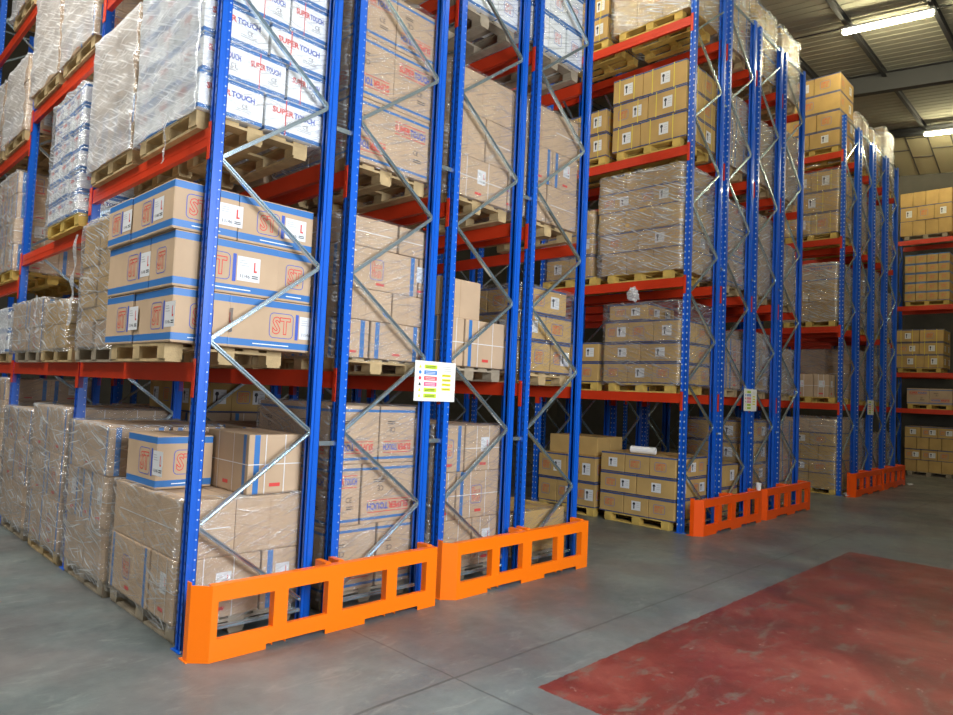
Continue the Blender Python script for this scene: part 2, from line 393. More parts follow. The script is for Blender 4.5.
# ------------------------------------------------------------------ structure
def floor_mat():
    M = bpy.data.materials.new('polished_concrete_floor'); M.use_nodes = True
    n = M.node_tree; L = n.links; b = n.nodes['Principled BSDF']
    geo = n.nodes.new('ShaderNodeNewGeometry')
    sep = n.nodes.new('ShaderNodeSeparateXYZ'); L.new(geo.outputs['Position'], sep.inputs[0])
    def nz(scale, detail=6, rough=.6, dist=0, stretch=None):
        t = n.nodes.new('ShaderNodeTexNoise'); t.inputs['Scale'].default_value = scale
        t.inputs['Detail'].default_value = detail; t.inputs['Roughness'].default_value = rough; t.inputs['Distortion'].default_value = dist
        if stretch:
            mp = n.nodes.new('ShaderNodeMapping'); mp.inputs['Scale'].default_value = stretch; mp.inputs['Rotation'].default_value = (0, 0, .3)
            L.new(geo.outputs['Position'], mp.inputs[0]); L.new(mp.outputs[0], t.inputs['Vector'])
        else: L.new(geo.outputs['Position'], t.inputs['Vector'])
        return t.outputs['Fac']
    def math_(op, a, c=0.0, d=None):
        k = n.nodes.new('ShaderNodeMath'); k.operation = op
        for i, q in enumerate((a, c) if d is None else (a, c, d)):
            if hasattr(q, 'is_linked'): L.new(q, k.inputs[i])
            else: k.inputs[i].default_value = q
        return k.outputs[0]
    def ramp(f, *st):
        r = n.nodes.new('ShaderNodeValToRGB'); L.new(f, r.inputs[0])
        e = r.color_ramp.elements
        e[0].position, e[0].color = st[0][0], (*st[0][1], 1); e[1].position, e[1].color = st[-1][0], (*st[-1][1], 1)
        for p, c in st[1:-1]: x = e.new(p); x.color = (*c, 1)
        return r.outputs[0]
    def mix(f, a, c, bt='MIX'):
        k = n.nodes.new('ShaderNodeMix'); k.data_type = 'RGBA'; k.blend_type = bt
        for s, q in ((0, f), (6, a), (7, c)):
            if hasattr(q, 'is_linked'): L.new(q, k.inputs[s])
            else: k.inputs[s].default_value = q if s == 0 else (*q, 1)
        return k.outputs[2]
    big = nz(.55, 5, .6, .4); fine = nz(9, 8, .7)
    conc = ramp(big, (.36, (.060, .076, .080)), (.5, (.102, .123, .124)), (.64, (.165, .19, .184)))
    conc = mix(.22, conc, ramp(fine, (.3, (.05, .055, .055)), (.7, (.22, .23, .21))))
    # pale scuffs, long and thin
    sc = nz(2.2, 8, .75, 1.0, (1, 3.2, 1))
    conc = mix(math_('MULTIPLY', ramp(sc, (.55, (0, 0, 0)), (.68, (1, 1, 1))), .5), conc, (.26, .275, .25))
    # reddish traffic dust in front of the barriers
    dust = math_('MULTIPLY', ramp(nz(.8, 3), (.42, (0, 0, 0)), (.65, (1, 1, 1))), .45)
    conc = mix(dust, conc, (.13, .088, .085))
    X, Y = sep.outputs[0], sep.outputs[1]
    wob = math_('MULTIPLY', math_('SUBTRACT', nz(3, 3), .5), .03)
    def line(c, pos, w, per=None):
        d = math_('ABSOLUTE', math_('SUBTRACT', math_('ADD', c, wob), pos))
        return math_('LESS_THAN', d, w)
    j = line(Y, -1.62, .012)
    for c, pos in ((X, 1.28), (X, 6.4), (X, 12.8), (X, -4.6), (Y, -6.6)):
        j = math_('MAXIMUM', j, line(c, pos, .008))
    conc = mix(math_('MULTIPLY', j, .55), conc, (.03, .033, .03))
    # red painted rectangle
    wob2 = math_('MULTIPLY', math_('SUBTRACT', nz(14, 4), .5), .05)
    xx = math_('ADD', X, wob2); yy = math_('ADD', Y, wob2)
    ins = math_('MULTIPLY', math_('GREATER_THAN', xx, 1.62), math_('LESS_THAN', xx, 8.68))
    ins = math_('MULTIPLY', ins, math_('MULTIPLY', math_('LESS_THAN', yy, -2.10), math_('GREATER_THAN', yy, -6.2)))
    red = ramp(nz(1.1, 6, .65, .5), (.36, (.085, .017, .013)), (.52, (.14, .022, .017)), (.66, (.19, .042, .031)))
    wear = math_('MAXIMUM', ramp(nz(2.4, 9, .76, .35, (1, 2.2, 1)), (.54, (0, 0, 0)), (.63, (1, 1, 1))), ramp(nz(9, 8, .7, .5), (.60, (0, 0, 0)), (.64, (1, 1, 1))))
    red = mix(math_('MULTIPLY', wear, .6), red, (.105, .11, .085))
    red = mix(math_('MULTIPLY', ramp(nz(6, 5, .7), (.64, (0, 0, 0)), (.68, (1, 1, 1))), .5), red, (.32, .27, .23))
    col = mix(ins, conc, red)
    L.new(col, b.inputs['Base Color'])
    rr = ramp(nz(1.5, 6, .6), (.3, (.30, .30, .30)), (.7, (.52, .52, .52)))
    L.new(rr, b.inputs['Roughness'])
    b.inputs['Specular IOR Level'].default_value = .45
    bp = n.nodes.new('ShaderNodeBump'); bp.inputs['Strength'].default_value = .12; bp.inputs['Distance'].default_value = .02
    L.new(fine, bp.inputs['Height']); L.new(bp.outputs[0], b.inputs['Normal'])
    return M
XL, XR, YF, YB = -9.0, 25.3, -7.4, 16.0
M_WALL = mat('painted_block_wall', (.25, .24, .21), .85, noise_amt=.08, nscale=1.5)
M_WALLD = mat('shade_darkened_wall', (.085, .078, .062), .85, noise_amt=.15, nscale=1.5)  # darker copy of the wall, with the shade behind the racks in its colour
M_CEIL = mat('steel_roof_deck', (.42, .40, .31), .95, spec=.1, noise_amt=.06, nscale=1)
M_PANEL = mat('insulated_soffit_panel', (.50, .44, .27), .7, noise_amt=.05, nscale=1)
ZC = 11.2
struct('floor', boxmesh('floor', XL, YF, -.2, XR, YB, 0, floor_mat()))
SL = .11
def tilt(me):
    for v in me.vertices: v.co.z += SL*v.co.y
    return me
# roof deck with shallow trapezoidal ribs running along Y
b = MB(); xq = XL; p = .25; pr = []
while xq < 22.7:
    pr += [(xq, ZC), (xq+.20, ZC), (xq+.21, ZC+.012), (xq+.24, ZC+.012)]
    xq += p
for a in range(len(pr)-1):
    b.poly([(pr[a][0], YB, pr[a][1]), (pr[a+1][0], YB, pr[a+1][1]), (pr[a+1][0], YF, pr[a+1][1]), (pr[a][0], YF, pr[a][1])], M_CEIL)
b.box(XL, YF, ZC+.03, 22.8, YB, ZC+.13, M_CEIL)
struct('ceiling', tilt(b.mesh('ceiling')))
M_GLZ = mat('added_panel_glazing', (.8, .85, .85), .3)
struct('added_roof_panel_1', tilt(boxmesh('added_panel', -4.6, -2.0, ZC-.02, -2.6, 7.2, ZC-.005, M_GLZ)))  # unseen roof panel, added to go with the fill lamp below it
# sloping panelled soffit at the far end
b = MB()
sx0, sz0, sx1, sz1 = 22.8, ZC, XR, 10.35
def sp(x, y, dz=0): return (x, y, sz0+(sz1-sz0)*(x-sx0)/(sx1-sx0)+dz)
b.poly([sp(sx0, YB), sp(sx1, YB), sp(sx1, YF), sp(sx0, YF)], M_PANEL)
b.poly([sp(sx0, YF, .1), sp(sx1, YF, .1), sp(sx1, YB, .1), sp(sx0, YB, .1)], M_PANEL)
struct('trim_1', tilt(b.mesh('soffit')))
b = MB(); M_JOINT = mat('soffit_joint', (.12, .11, .09), .7)
yy = -6.96; k = 0
while yy < 6:
    b.box(sx0+.02, yy-.02, 0, sx1, yy+.02, .02, M_JOINT)
    k += 1; yy += .62
for i in range(len(b.v)):
    x, y, z = b.v[i]; b.v[i] = sp(x, y, -z-.002)
nv = len(b.v)
k = 0; yy = -6.96
while yy < 6:
    for xj in ((23.3, 24.3) if k % 2 else (22.95, 23.9)):
        q = len(b.v); b.box(xj-.018, yy, 0, xj+.018, yy+.62, .02, M_JOINT)
        for i in range(q, len(b.v)):
            x, y, z = b.v[i]; b.v[i] = sp(x, y, -z-.002)
    k += 1; yy += .62
struct('trim_2', tilt(b.mesh('soffit_joints')))
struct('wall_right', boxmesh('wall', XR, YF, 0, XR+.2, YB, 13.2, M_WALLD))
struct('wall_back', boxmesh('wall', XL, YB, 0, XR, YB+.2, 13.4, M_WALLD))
def wall_hole(name, axis, c, a0, a1, h0, h1, hz):
    b = MB()
    for p0, p1, z0, z1 in ((a0, h0, 0, 13.2), (h1, a1, 0, 13.2), (h0, h1, hz, 13.2)):
        if axis == 'y': b.box(p0, c-.2, z0, p1, c, z1, M_WALL)
        else: b.box(c-.2, p0, z0, c, p1, z1, M_WALL)
    struct(name, b.mesh(name))
wall_hole('wall_front', 'y', YF, XL, XR, -1.1, 2.5, 5.8)
wall_hole('wall_left', 'x', XL, YF, YB, -1.1, 3.1, 4.9)
def ibeam(x0, y0, x1, y1, z, h, w, name):
    b = MB()
    d = Vector((x1-x0, y1-y0, 0)); L_ = d.length; t = .015
    b.box(0, -w/2, z, L_, w/2, z+t, M_STEEL); b.box(0, -w/2, z+h-t, L_, w/2, z+h, M_STEEL); b.box(0, -t/2, z+t, L_, t/2, z+h-t, M_STEEL)
    me = b.mesh(name); T = Matrix.Translation((x0, y0, 0)) @ Matrix.Rotation(math.atan2(d.y, d.x), 4, 'Z')
    me.transform(T); struct(name, tilt(me))
n_tr = 3
for xr in (2.3, 10.1, 18.0):
    ibeam(xr, YF, xr, YB, ZC-.57, .52, .22, 'trim_%d' % n_tr); n_tr += 1
for yr in (-7.0, -5.3, -3.6, -1.9, -.2, 1.4, 3.1, 4.8, 6.5, 8.2, 9.9, 11.6, 13.3):
    ibeam(XL, yr, 22.75, yr, ZC-.17, .165, .09, 'trim_%d' % n_tr); n_tr += 1
ibeam(22.72, YF, 22.72, YB, ZC-.3, .26, .12, 'trim_%d' % n_tr); n_tr += 1

# ------------------------------------------------------------------ racking
LV = [0, 2.17, 4.03, 6.18, 8.32]
def levels(block, bay):
    if block == 0 and bay == 1: return [0, 2.17, 3.65, 5.66, 7.70]
    if block == 0 and bay >= 2: return [0, 2.17, 3.32, 5.32, 7.35]
    return LV
BAY = 2.94; ZT = 9.2
ORD = ['first', 'second', 'third', 'fourth', 'fifth', 'sixth', 'seventh', 'eighth', 'ninth', 'tenth', 'eleventh', 'twelfth']
def upright_mesh(webM):
    """post section .085 (x) by .10 (y), web on the -x side, height ZT"""
    b = MB(); t = .004; w = .10; d = .088
    b.box(0, 0, 0, t, w*.30, ZT, M_BLUE); b.box(0, w*.70, 0, t, w, ZT, M_BLUE)
    b.box(.014, w*.28, 0, .014+t, w*.72, ZT, M_BLUE)                      # recessed centre of the web
    b.box(0, w*.28, 0, .016, w*.28+t, ZT, M_BLUE); b.box(0, w*.72-t, 0, .016, w*.72, ZT, M_BLUE)
    b.box(0, 0, 0, d*.62, t, ZT, M_BLUE); b.box(0, w-t, 0, d*.62, w, ZT, M_BLUE)   # side flanges
    b.box(d*.62, .008, 0, d, .008+t, ZT, M_BLUE); b.box(d*.62, w-.008-t, 0, d, w-.008, ZT, M_BLUE)
    b.box(d*.60, 0, 0, d*.62+t, .012, ZT, M_BLUE); b.box(d*.60, w-.012, 0, d*.62+t, w, ZT, M_BLUE)
    b.box(d-t, .008, 0, d, .03, ZT, M_BLUE); b.box(d-t, w-.03, 0, d, w-.008, ZT, M_BLUE)
    z = .12; q_ = .008 if webM is M_SLOT else .011
    while z < ZT-.05:
        for yc in (w*.15, w*.85):
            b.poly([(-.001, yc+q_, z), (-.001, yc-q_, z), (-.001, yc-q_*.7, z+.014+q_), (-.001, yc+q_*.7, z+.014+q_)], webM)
        xc = d*.80; r = .006
        b.poly([(xc+r*math.cos(a*PI/3), .007, z+.03+r*math.sin(a*PI/3)) for a in range(6)], M_PUNCH)
        z += .075 if webM is M_SLOT else .1
    return b.mesh('upright')
UPA = upright_mesh(M_SLOT); UPB = upright_mesh(M_PUNCH)
def foot_mesh():
    b = MB(); b.box(-.02, -.03, 0, .12, .13, .006, M_BLUE)
    for q in ((.0, -.018), (.1, .118)):
        b.prism([(q[0]+.009*math.cos(a*PI/3), q[1]+.009*math.sin(a*PI/3)) for a in range(6)], .006, .02, M_GALV)
    return b.mesh('foot_plate')
FOOT = foot_mesh()
_chan = {}
def channel(L_, w=.031, d=.026, op=False):
    k = (round(L_, 3), op)
    if k in _chan: return _chan[k]
    b = MB(); t = .003       # along x, open side +y
    if op:      # open side towards the aisle: two bright lips and a deep groove
        b.box(0, d-t, -w/2, L_, d, w/2, M_GALV)
        for s_ in (-1, 1):
            z0, z1 = sorted((s_*w/2, s_*(w/2-t))); b.box(0, -.004, z0, L_, d-t, z1, M_GALV)
            z0, z1 = sorted((s_*w/2, s_*(w/2-.010))); b.box(0, -.004-t, z0, L_, -.004, z1, M_GALV)
        for x in (.02, L_-.02): b.prism([(x+.011*math.cos(a*PI/3), .011*math.sin(a*PI/3)) for a in range(6)], .0, .012, M_GALV, Matrix.Rotation(PI/2, 4, 'X'))
        _chan[k] = b.mesh('brace'); return _chan[k]
    b.box(0, .004, -w/2, L_, .004+t, w/2, M_GALV); b.box(0, t, w/2-t, L_, d, w/2, M_GALV); b.box(0, t, -w/2, L_, d, -w/2+t, M_GALV)
    b.box(0, -.004, -w/2, L_, 0, -w/2+.010, M_GALV); b.box(0, -.004, w/2-.010, L_, 0, w/2, M_GALV)
    for x in (.02, L_-.02):
        b.prism([(x+.011*math.cos(a*PI/3), .011*math.sin(a*PI/3)) for a in range(6)], .0, .012, M_GALV, Matrix.Rotation(PI/2, 4, 'X'))
    _chan[k] = b.mesh('brace'); return _chan[k]
_beam = {}
def beam_mesh(L_):
    k = round(L_, 3)
    if k in _beam: return _beam[k]
    b = MB(); h = .15; d = .05   # along y; top at z=0
    b.prism([(0, -h), (d, -h), (d, 0), (.028, 0), (.028, -.045), (0, -.052)], 0, L_, M_BEAM, Matrix(((1, 0, 0, 0), (0, 0, 1, 0), (0, 1, 0, 0), (0, 0, 0, 1))))
    b.box(-.0, 0, -.052, .028, L_, -.0, M_BEAM)
    b.box(-.003, 0, -.085, 0, L_, -.075, M_BEAM)
    _beam[k] = b.mesh('beam'); return _beam[k]
def conn_mesh(w):
    b = MB(); b.box(-.008, 0, -.27, -.002, w, .03, M_BEAM); b.box(-.008, 0 if w > .06 else w-.004, -.27, .045, (0 if w > .06 else w-.004)+.004, .03, M_BEAM)
    for z in (-.22, -.14, -.02): b.box(-.011, w*.35, z, -.008, w*.65, z+.025, M_BEAM)
    return b.mesh('connector')
CON = conn_mesh(.05); CONW = conn_mesh(.088)

def brace(root, x0, z0, x1, z1, y, base_x):
    L_ = math.hypot(x1-x0, z1-z0)
    o = link('brace', channel(L_), root, (x0-base_x, y, z0), (0, -math.atan2(z1-z0, x1-x0), 0)); return o
def rack_row(name, label_, X0, Y0, nbay, block, mirror, up, lvf, depth=1.1, group=None):
    root = bpy.data.objects.new(name, None); COL.objects.link(root); root.location = (X0, Y0, 0)
    tag(root, label_, 'pallet rack', group)
    for k in range(nbay+1):
        y = k*BAY
        ua = link('upright', up, root, (0, y, 0)); link('foot_plate', FOOT, ua)
        ub = link('upright', up, root, (depth, y+.1, 0), (0, 0, PI)); link('foot_plate', FOOT, ub)
        xl, xr = .075, depth-.075
        yb = y+.022
        link('brace', channel(xr-xl), root, (xl, yb, .12)); link('brace', channel(xr-xl), root, (xl, yb, ZT-.08))
        # zig-zag
        za, zb = (.935, .20) if not mirror else (.20, .915)
        nodes = []
        q = min(za, zb); side = 0 if za < zb else 1
        while q < ZT-.2:
            nodes.append((xl if side == 0 else xr, q)); side = 1-side; q += .7165
        for (xa, z_a), (xb, z_b) in zip(nodes, nodes[1:]):
            o = link('brace', channel(math.hypot(xb-xa, z_b-z_a), op=xb < xa), root, (xa, yb-(.0 if xb > xa else .0), z_a), (0, -math.atan2(z_b-z_a, xb-xa), 0))
            if xb < xa: o.rotation_euler = (0, -math.atan2(z_b-z_a, xb-xa), 0)
    for k in range(nbay):
        y = k*BAY+.1; L_ = BAY-.1
        for z in lvf(k)[1:]:
            for s in (0, 1):
                bo = link('beam', beam_mesh(L_), root, (0.004, y, z) if s == 0 else (depth-.004, y+L_, z), (0, 0, 0 if s == 0 else PI))
                wide = block == 0 and k >= 0 and z > 3
                c1 = link('connector', CON, bo, (-.004, -.05, 0)); 
                c2 = link('connector', CONW if wide else CON, bo, (-.004, L_+(.088 if wide else .05), 0)); c2.rotation_euler = (0, 0, 0); c2.scale = (1, -1, 1)
    return root
rows = []   # (X0, block)
ROWN = ['nearest', 'second', 'third', 'fourth', 'fifth', 'sixth', 'seventh', 'eighth', 'ninth', 'tenth', 'eleventh', 'twelfth', 'back wall']
names_b = ['of the near left rack group', 'of the middle rack group', 'of the far rack group']
i = 0
for bl, bx in enumerate((0, 7.73, 15.45)):
    for r in range(4):
        x0 = bx + 1.28*r
        o = rack_row('pallet_rack', 'blue and red pallet rack, %s row %s' % (ORD[r], names_b[bl]), x0, 0, (4, 3, 2)[bl] if r == 0 else (3, 2, 2)[bl], bl, r % 2 == 1, UPA if bl == 0 else UPB, (lambda k, bl=bl: levels(bl, k)), group='pallet racks')
        rows.append((x0, bl))
        if r < 3:
            for z in (1.53, 4.35, 7.2): link('row_spacer', boxmesh('row_spacer', 1.101, .03, z-.02, 1.279, .05, z+.02, M_GALV), o)
BLV = [0, 2.17, 3.35, 5.55, 7.75]
rack_row('pallet_rack', 'blue and red pallet rack along the far wall, beams facing the aisle', 23.75, -5.03, 2, 3, False, UPB, lambda k: BLV, group='pallet racks')
rows.append((23.75, 3))

# ------------------------------------------------------------------ end-of-rack barriers
def barrier_mesh(M):
    b = MB(); t = .006; Y = 0; D = .07
    ops = [(.05, .50), (.62, .99), (1.14, 1.60), (1.72, 2.07)]; E_ = 2.20
    def plate(x0, z0, x1, z1): b.box(x0, Y, z0, x1, Y+t, z1, M)
    plate(0, .43, E_, .55); plate(0, .04, E_, .16)
    for x0, x1 in ((0, .45), (.98, 1.38), (1.98, E_)): plate(x0, 0, x1, .04)
    edges = [(0, .05), (.50, .62), (.99, 1.14), (1.60, 1.72), (2.07, E_)]
    for x0, x1 in edges:
        plate(x0, .16, x1, .43)
        for x in (x0, x1-t):
            if x0 == 0 and x == 0: continue
            b.box(x, Y+t, .02, x+t, Y+D, .545, M)
    b.box(0, Y+t, .55-t, E_, Y+D, .55, M); b.box(0, Y+t, .43, E_, Y+D*.6, .43+t, M); b.box(0, Y+t, .16-t, E_, Y+D*.6, .16, M)
    # chamfered return at the left end, with its inner cheek and floor flange
    b.prism([(0, 0), (0, t), (-.110, .105+t), (-.115, .105)], 0, .55, M)
    b.prism([(-.115, .105), (-.110, .105), (-.110, .17), (-.116, .17)], .0, .57, M)
    b.box(-.125, .10, 0, -.07, .22, .008, M)
    # hooks that bolt over the posts
    for x in (1.0, 1.13, E_-.06): b.box(x, D, .50, x+.05, D+.16, .56, M)
    return b.mesh('rack_end_barrier')
BMS = [barrier_mesh(M_ORG), barrier_mesh(M_ORG2)]
BL = ['orange steel barrier with cut-out windows, nearest one on the left',
      'orange steel barrier with cut-out windows, second, ending at the first cross aisle',
      'orange barrier at the middle rack group, left half',
      'orange barrier at the middle rack group, right half, beside the white cup',
      'orange barrier at the far rack group, left half',
      'orange barrier at the far rack group, right half, nearest the back wall']
for k, x in enumerate((.075, 2.55, 7.80, 10.25, 15.53, 17.89)):
    tag(link('rack_end_barrier', BMS[0 if k < 2 else 1], None, (x, -.315, 0)), BL[k], 'barrier', 'rack end barriers')

# ------------------------------------------------------------------ safety signs
def sign(x0, x1, z0, z1, lab):
    r = bpy.data.objects.new('safety_sign', None); COL.objects.link(r); r.location = (x0, -.012, z0)
    tag(r, lab, 'sign', 'rack load signs')
    w, h = x1-x0, z1-z0
    link('board', boxmesh('board', 0, -.004, 0, w, .0, h, M_SIGN), r)
    b = MB(); T = Matrix(((1, 0, 0, 0), (0, 0, 0, -.0055), (0, 1, 0, 0), (0, 0, 0, 1)))
    T = Matrix.Translation((0, -.0055, 0)) @ Matrix.Rotation(PI/2, 4, 'X')
    cs = ['lime', 'blue', 'red', 'pink', 'lime', 'lime']
    for k, c in enumerate(cs):
        zc = h*(.86-.145*k)
        rect(b, T, w*.22, zc-h*.05, w*.53, zc+h*.05, SIGNC[c])
        for q in (-.02, .015): rect(b, T, w*.25, zc+h*q-.003, w*.49, zc+h*q+.003, M_BLK if c == 'lime' else M_LAB, .001)
        if c == 'blue' or c == 'red':
            b.add([(w*.12+.018*math.cos(a*PI/6), zc+.018*math.sin(a*PI/6), 0) for a in range(12)], [list(range(12))], SIGNC['blue'] if c == 'blue' else SIGNC['red'], T)
        else: b.add([(w*.09, zc-.015, 0), (w*.15, zc-.015, 0), (w*.12, zc+.02, 0)], [[0, 1, 2]], SIGNC['yellow'] if c != 'pink' else M_BLK, T)
    for k in range(4):
        zc = h*(.66-.115*k)
        rect(b, T, w*.66, zc-h*.03, w*.88, zc+h*.03, SIGNC['yellow'])
        rect(b, T, w*.68, zc-.002, w*.86, zc+.002, M_BLK, .001)
    for k in range(3): rect(b, T, w*.66, h*(.88-.05*k)-.002, w*.88, h*(.88-.05*k)+.002, SIGNC['grey'])
    rect(b, T, w*.66, h*.16, w*.9, h*.165, SIGNC['grey'])
    link('print', b.mesh('print'), r)
sign(2.14, 2.69, 1.93, 2.33, 'white safety sign with coloured rows on the nearest rack group, largest one')
sign(9.87, 10.42, 1.93, 2.33, 'white safety sign with coloured rows on the middle rack group')
sign(17.50, 18.05, 1.93, 2.31, 'white safety sign with coloured rows on the far rack group')

# ------------------------------------------------------------------ ceiling lights
def tube_light(x, y0, y1, z, lab):
    r = bpy.data.objects.new('fluorescent_light', None); COL.objects.link(r); r.location = (x, y0, z+.1*y0); r.rotation_euler = (math.atan(.1), 0, 0)
    tag(r, lab, 'ceiling light', 'fluorescent ceiling lights')
    L_ = y1-y0
    T = Matrix(((1, 0, 0, 0), (0, 0, 1, 0), (0, 1, 0, 0), (0, 0, 0, 1)))
    b = MB(); b.prism([(.05*math.cos(-a*PI/5), .05*math.sin(-a*PI/5)) for a in range(10)], 0, L_, M_TUBE, T); link('tube', b.mesh('tube'), r)
    b = MB(); b.box(-.07, -.05, .055, .06, L_+.05, .10, M_CUP); b.box(-.03, -.05, -.03, .03, -.002, .05, M_CUP); b.box(-.03, L_+.002, -.03, .03, L_+.05, .05, M_CUP)
    link('housing', b.mesh('housing'), r)
    b = MB()
    for y in (.1, L_-.1): b.box(-.004, y-.004, .10, .004, y+.004, ZC-z-.04, M_STEEL)
    link('hanger', b.mesh('hanger'), r)
LT = 0
def aisle_name(k): return ['left hand aisle', 'first cross aisle', 'second cross aisle', 'aisle before the back wall'][k]
for k, (x, ys) in enumerate(((-1.5, (-5.6, -1.72, 1.6)), (6.3, (-5.2, -1.75, 1.8)), (14.52, (-5.6, -1.93, 2.6)), (22.4, (-6.4, -2.0, 2.6)))):
    for q, y in enumerate(ys):
        ln = 1.5 if k < 2 else 1.75
        tube_light(x, y, y+ln, 10.79, 'lit fluorescent tube light over the %s, %s from the front wall' % (aisle_name(k), ORD[q]))
b = MB()
for x in (-1.35, 6.45, 14.67, 22.5): b.box(x-.012, YF, 10.98-.012, x+.012, YB, 10.98+.012, M_STEEL)
struct('trim_%d' % n_tr, tilt(b.mesh('conduit'))); n_tr += 1

# ------------------------------------------------------------------ loads
PD = {}
def pallet_parts(M):
    deck = MB()
    for x in (0, .215, .43, .645, .86):   # boards run along y
        deck.box(x, 0, .122, x+.14, 1.2, .144, M)
    for y in (0, .53, 1.06): deck.box(0, y, .10, 1.0, y+.14, .122, M)
    blk = MB(); blk.box(0, 0, 0, .14, .14, .078, M)
    skid = MB(); skid.box(0, 0, 0, .12, 1.2, .022, M)
    one = MB(); one.v += deck.v; one.f += deck.f; one.mi += deck.mi; one.mats = deck.mats
    for x in (0, .43, .86):
        for y in (0, .53, 1.06): one.box(x, y, .022, x+.14, y+.14, .10, M)
        one.box(x+.01, 0, 0, x+.13, 1.2, .022, M)
    return deck.mesh('deck'), blk.mesh('block'), skid.mesh('skid'), one.mesh('pallet')
PAL = [pallet_parts(M) for M in (M_WOOD, M_WOODD, M_WOODY)]
def pallet(x, y, z, style, lab, group, detailed, ky=1):
    deck, blk, skid, one = PAL[style]
    if not detailed:
        return tag(link('wooden_pallet', one, None, (x, y, z)), lab, 'pallet', group)
    r = bpy.data.objects.new('wooden_pallet', None); COL.objects.link(r); r.location = (x, y, z)
    tag(r, lab, 'pallet', group)
    r.scale = (1, ky, 1)
    link('deck', deck, r)
    for a in (0, .43, .86):
        link('skid', skid, r, (a+.01, 0, 0))
        for c in (0, .53, 1.06): link('block', blk, r, (a, c, .022))
    return r

def wrap(x0, x1, y0, y1, z0, z1, style, lab, seed, group, lean=0):
    """closed skirt of film round the load with a ragged top lip"""
    per = []; nx = max(6, int((x1-x0)/.06)); ny = max(6, int((y1-y0)/.06))
    for k in range(ny): per.append((x0, y0+(y1-y0)*k/ny, -1, 0))
    for k in range(nx): per.append((x0+(x1-x0)*k/nx, y1, 0, 1))
    for k in range(ny): per.append((x1, y1-(y1-y0)*k/ny, 1, 0))
    for k in range(nx): per.append((x1-(x1-x0)*k/nx, y0, 0, -1))
    n = len(per); nz = max(6, int((z1-z0)/.055))
    cx, cy = (x0+x1)/2, (y0+y1)/2
    vs = []; fs = []
    for j in range(nz+3):
        t = min(j, nz)/nz; z = z0+(z1-z0)*t
        inn = max(0, j-nz)*.07
        for (x, y, ax, ay) in per:
            P = Vector((x*2.6+seed, y*2.6, z*5.5))
            d = .016+.034*noise.noise(P) + .016*noise.noise(P*3.1)
            d = max(d, .003)
            # round the corners a little
            vx = x+ax*d; vy = y+ay*d
            if inn:
                vx += (cx-vx)*inn; vy += (cy-vy)*inn
            zz = z + (.012*noise.noise(P*2) if 0 < j < nz else 0) + (.012 if j > nz else 0)
            if j == 0: zz += .03*noise.noise(Vector((x*4, y*4, seed)))
            vs.append((vx-lean*(z-z0), vy, zz))
    for j in range(nz+2):
        for a in range(n):
            c = (a+1) % n
            fs.append([j*n+a, (j+1)*n+a, (j+1)*n+c, j*n+c])
    me = bpy.data.meshes.new('stretch_wrap'); me.from_pydata(vs, [], fs); me.materials.append(FILM[style]); me.materials.append(FILM[0]); me.update()
    for p in me.polygons:
        p.use_smooth = True
        if x0 < 5 and (p.index % n) >= n-nx and p.index < nz*n: p.material_index = 1   # end face: a single thin layer of film
    return tag(link('stretch_wrap', me), lab, 'stretch wrap', group)

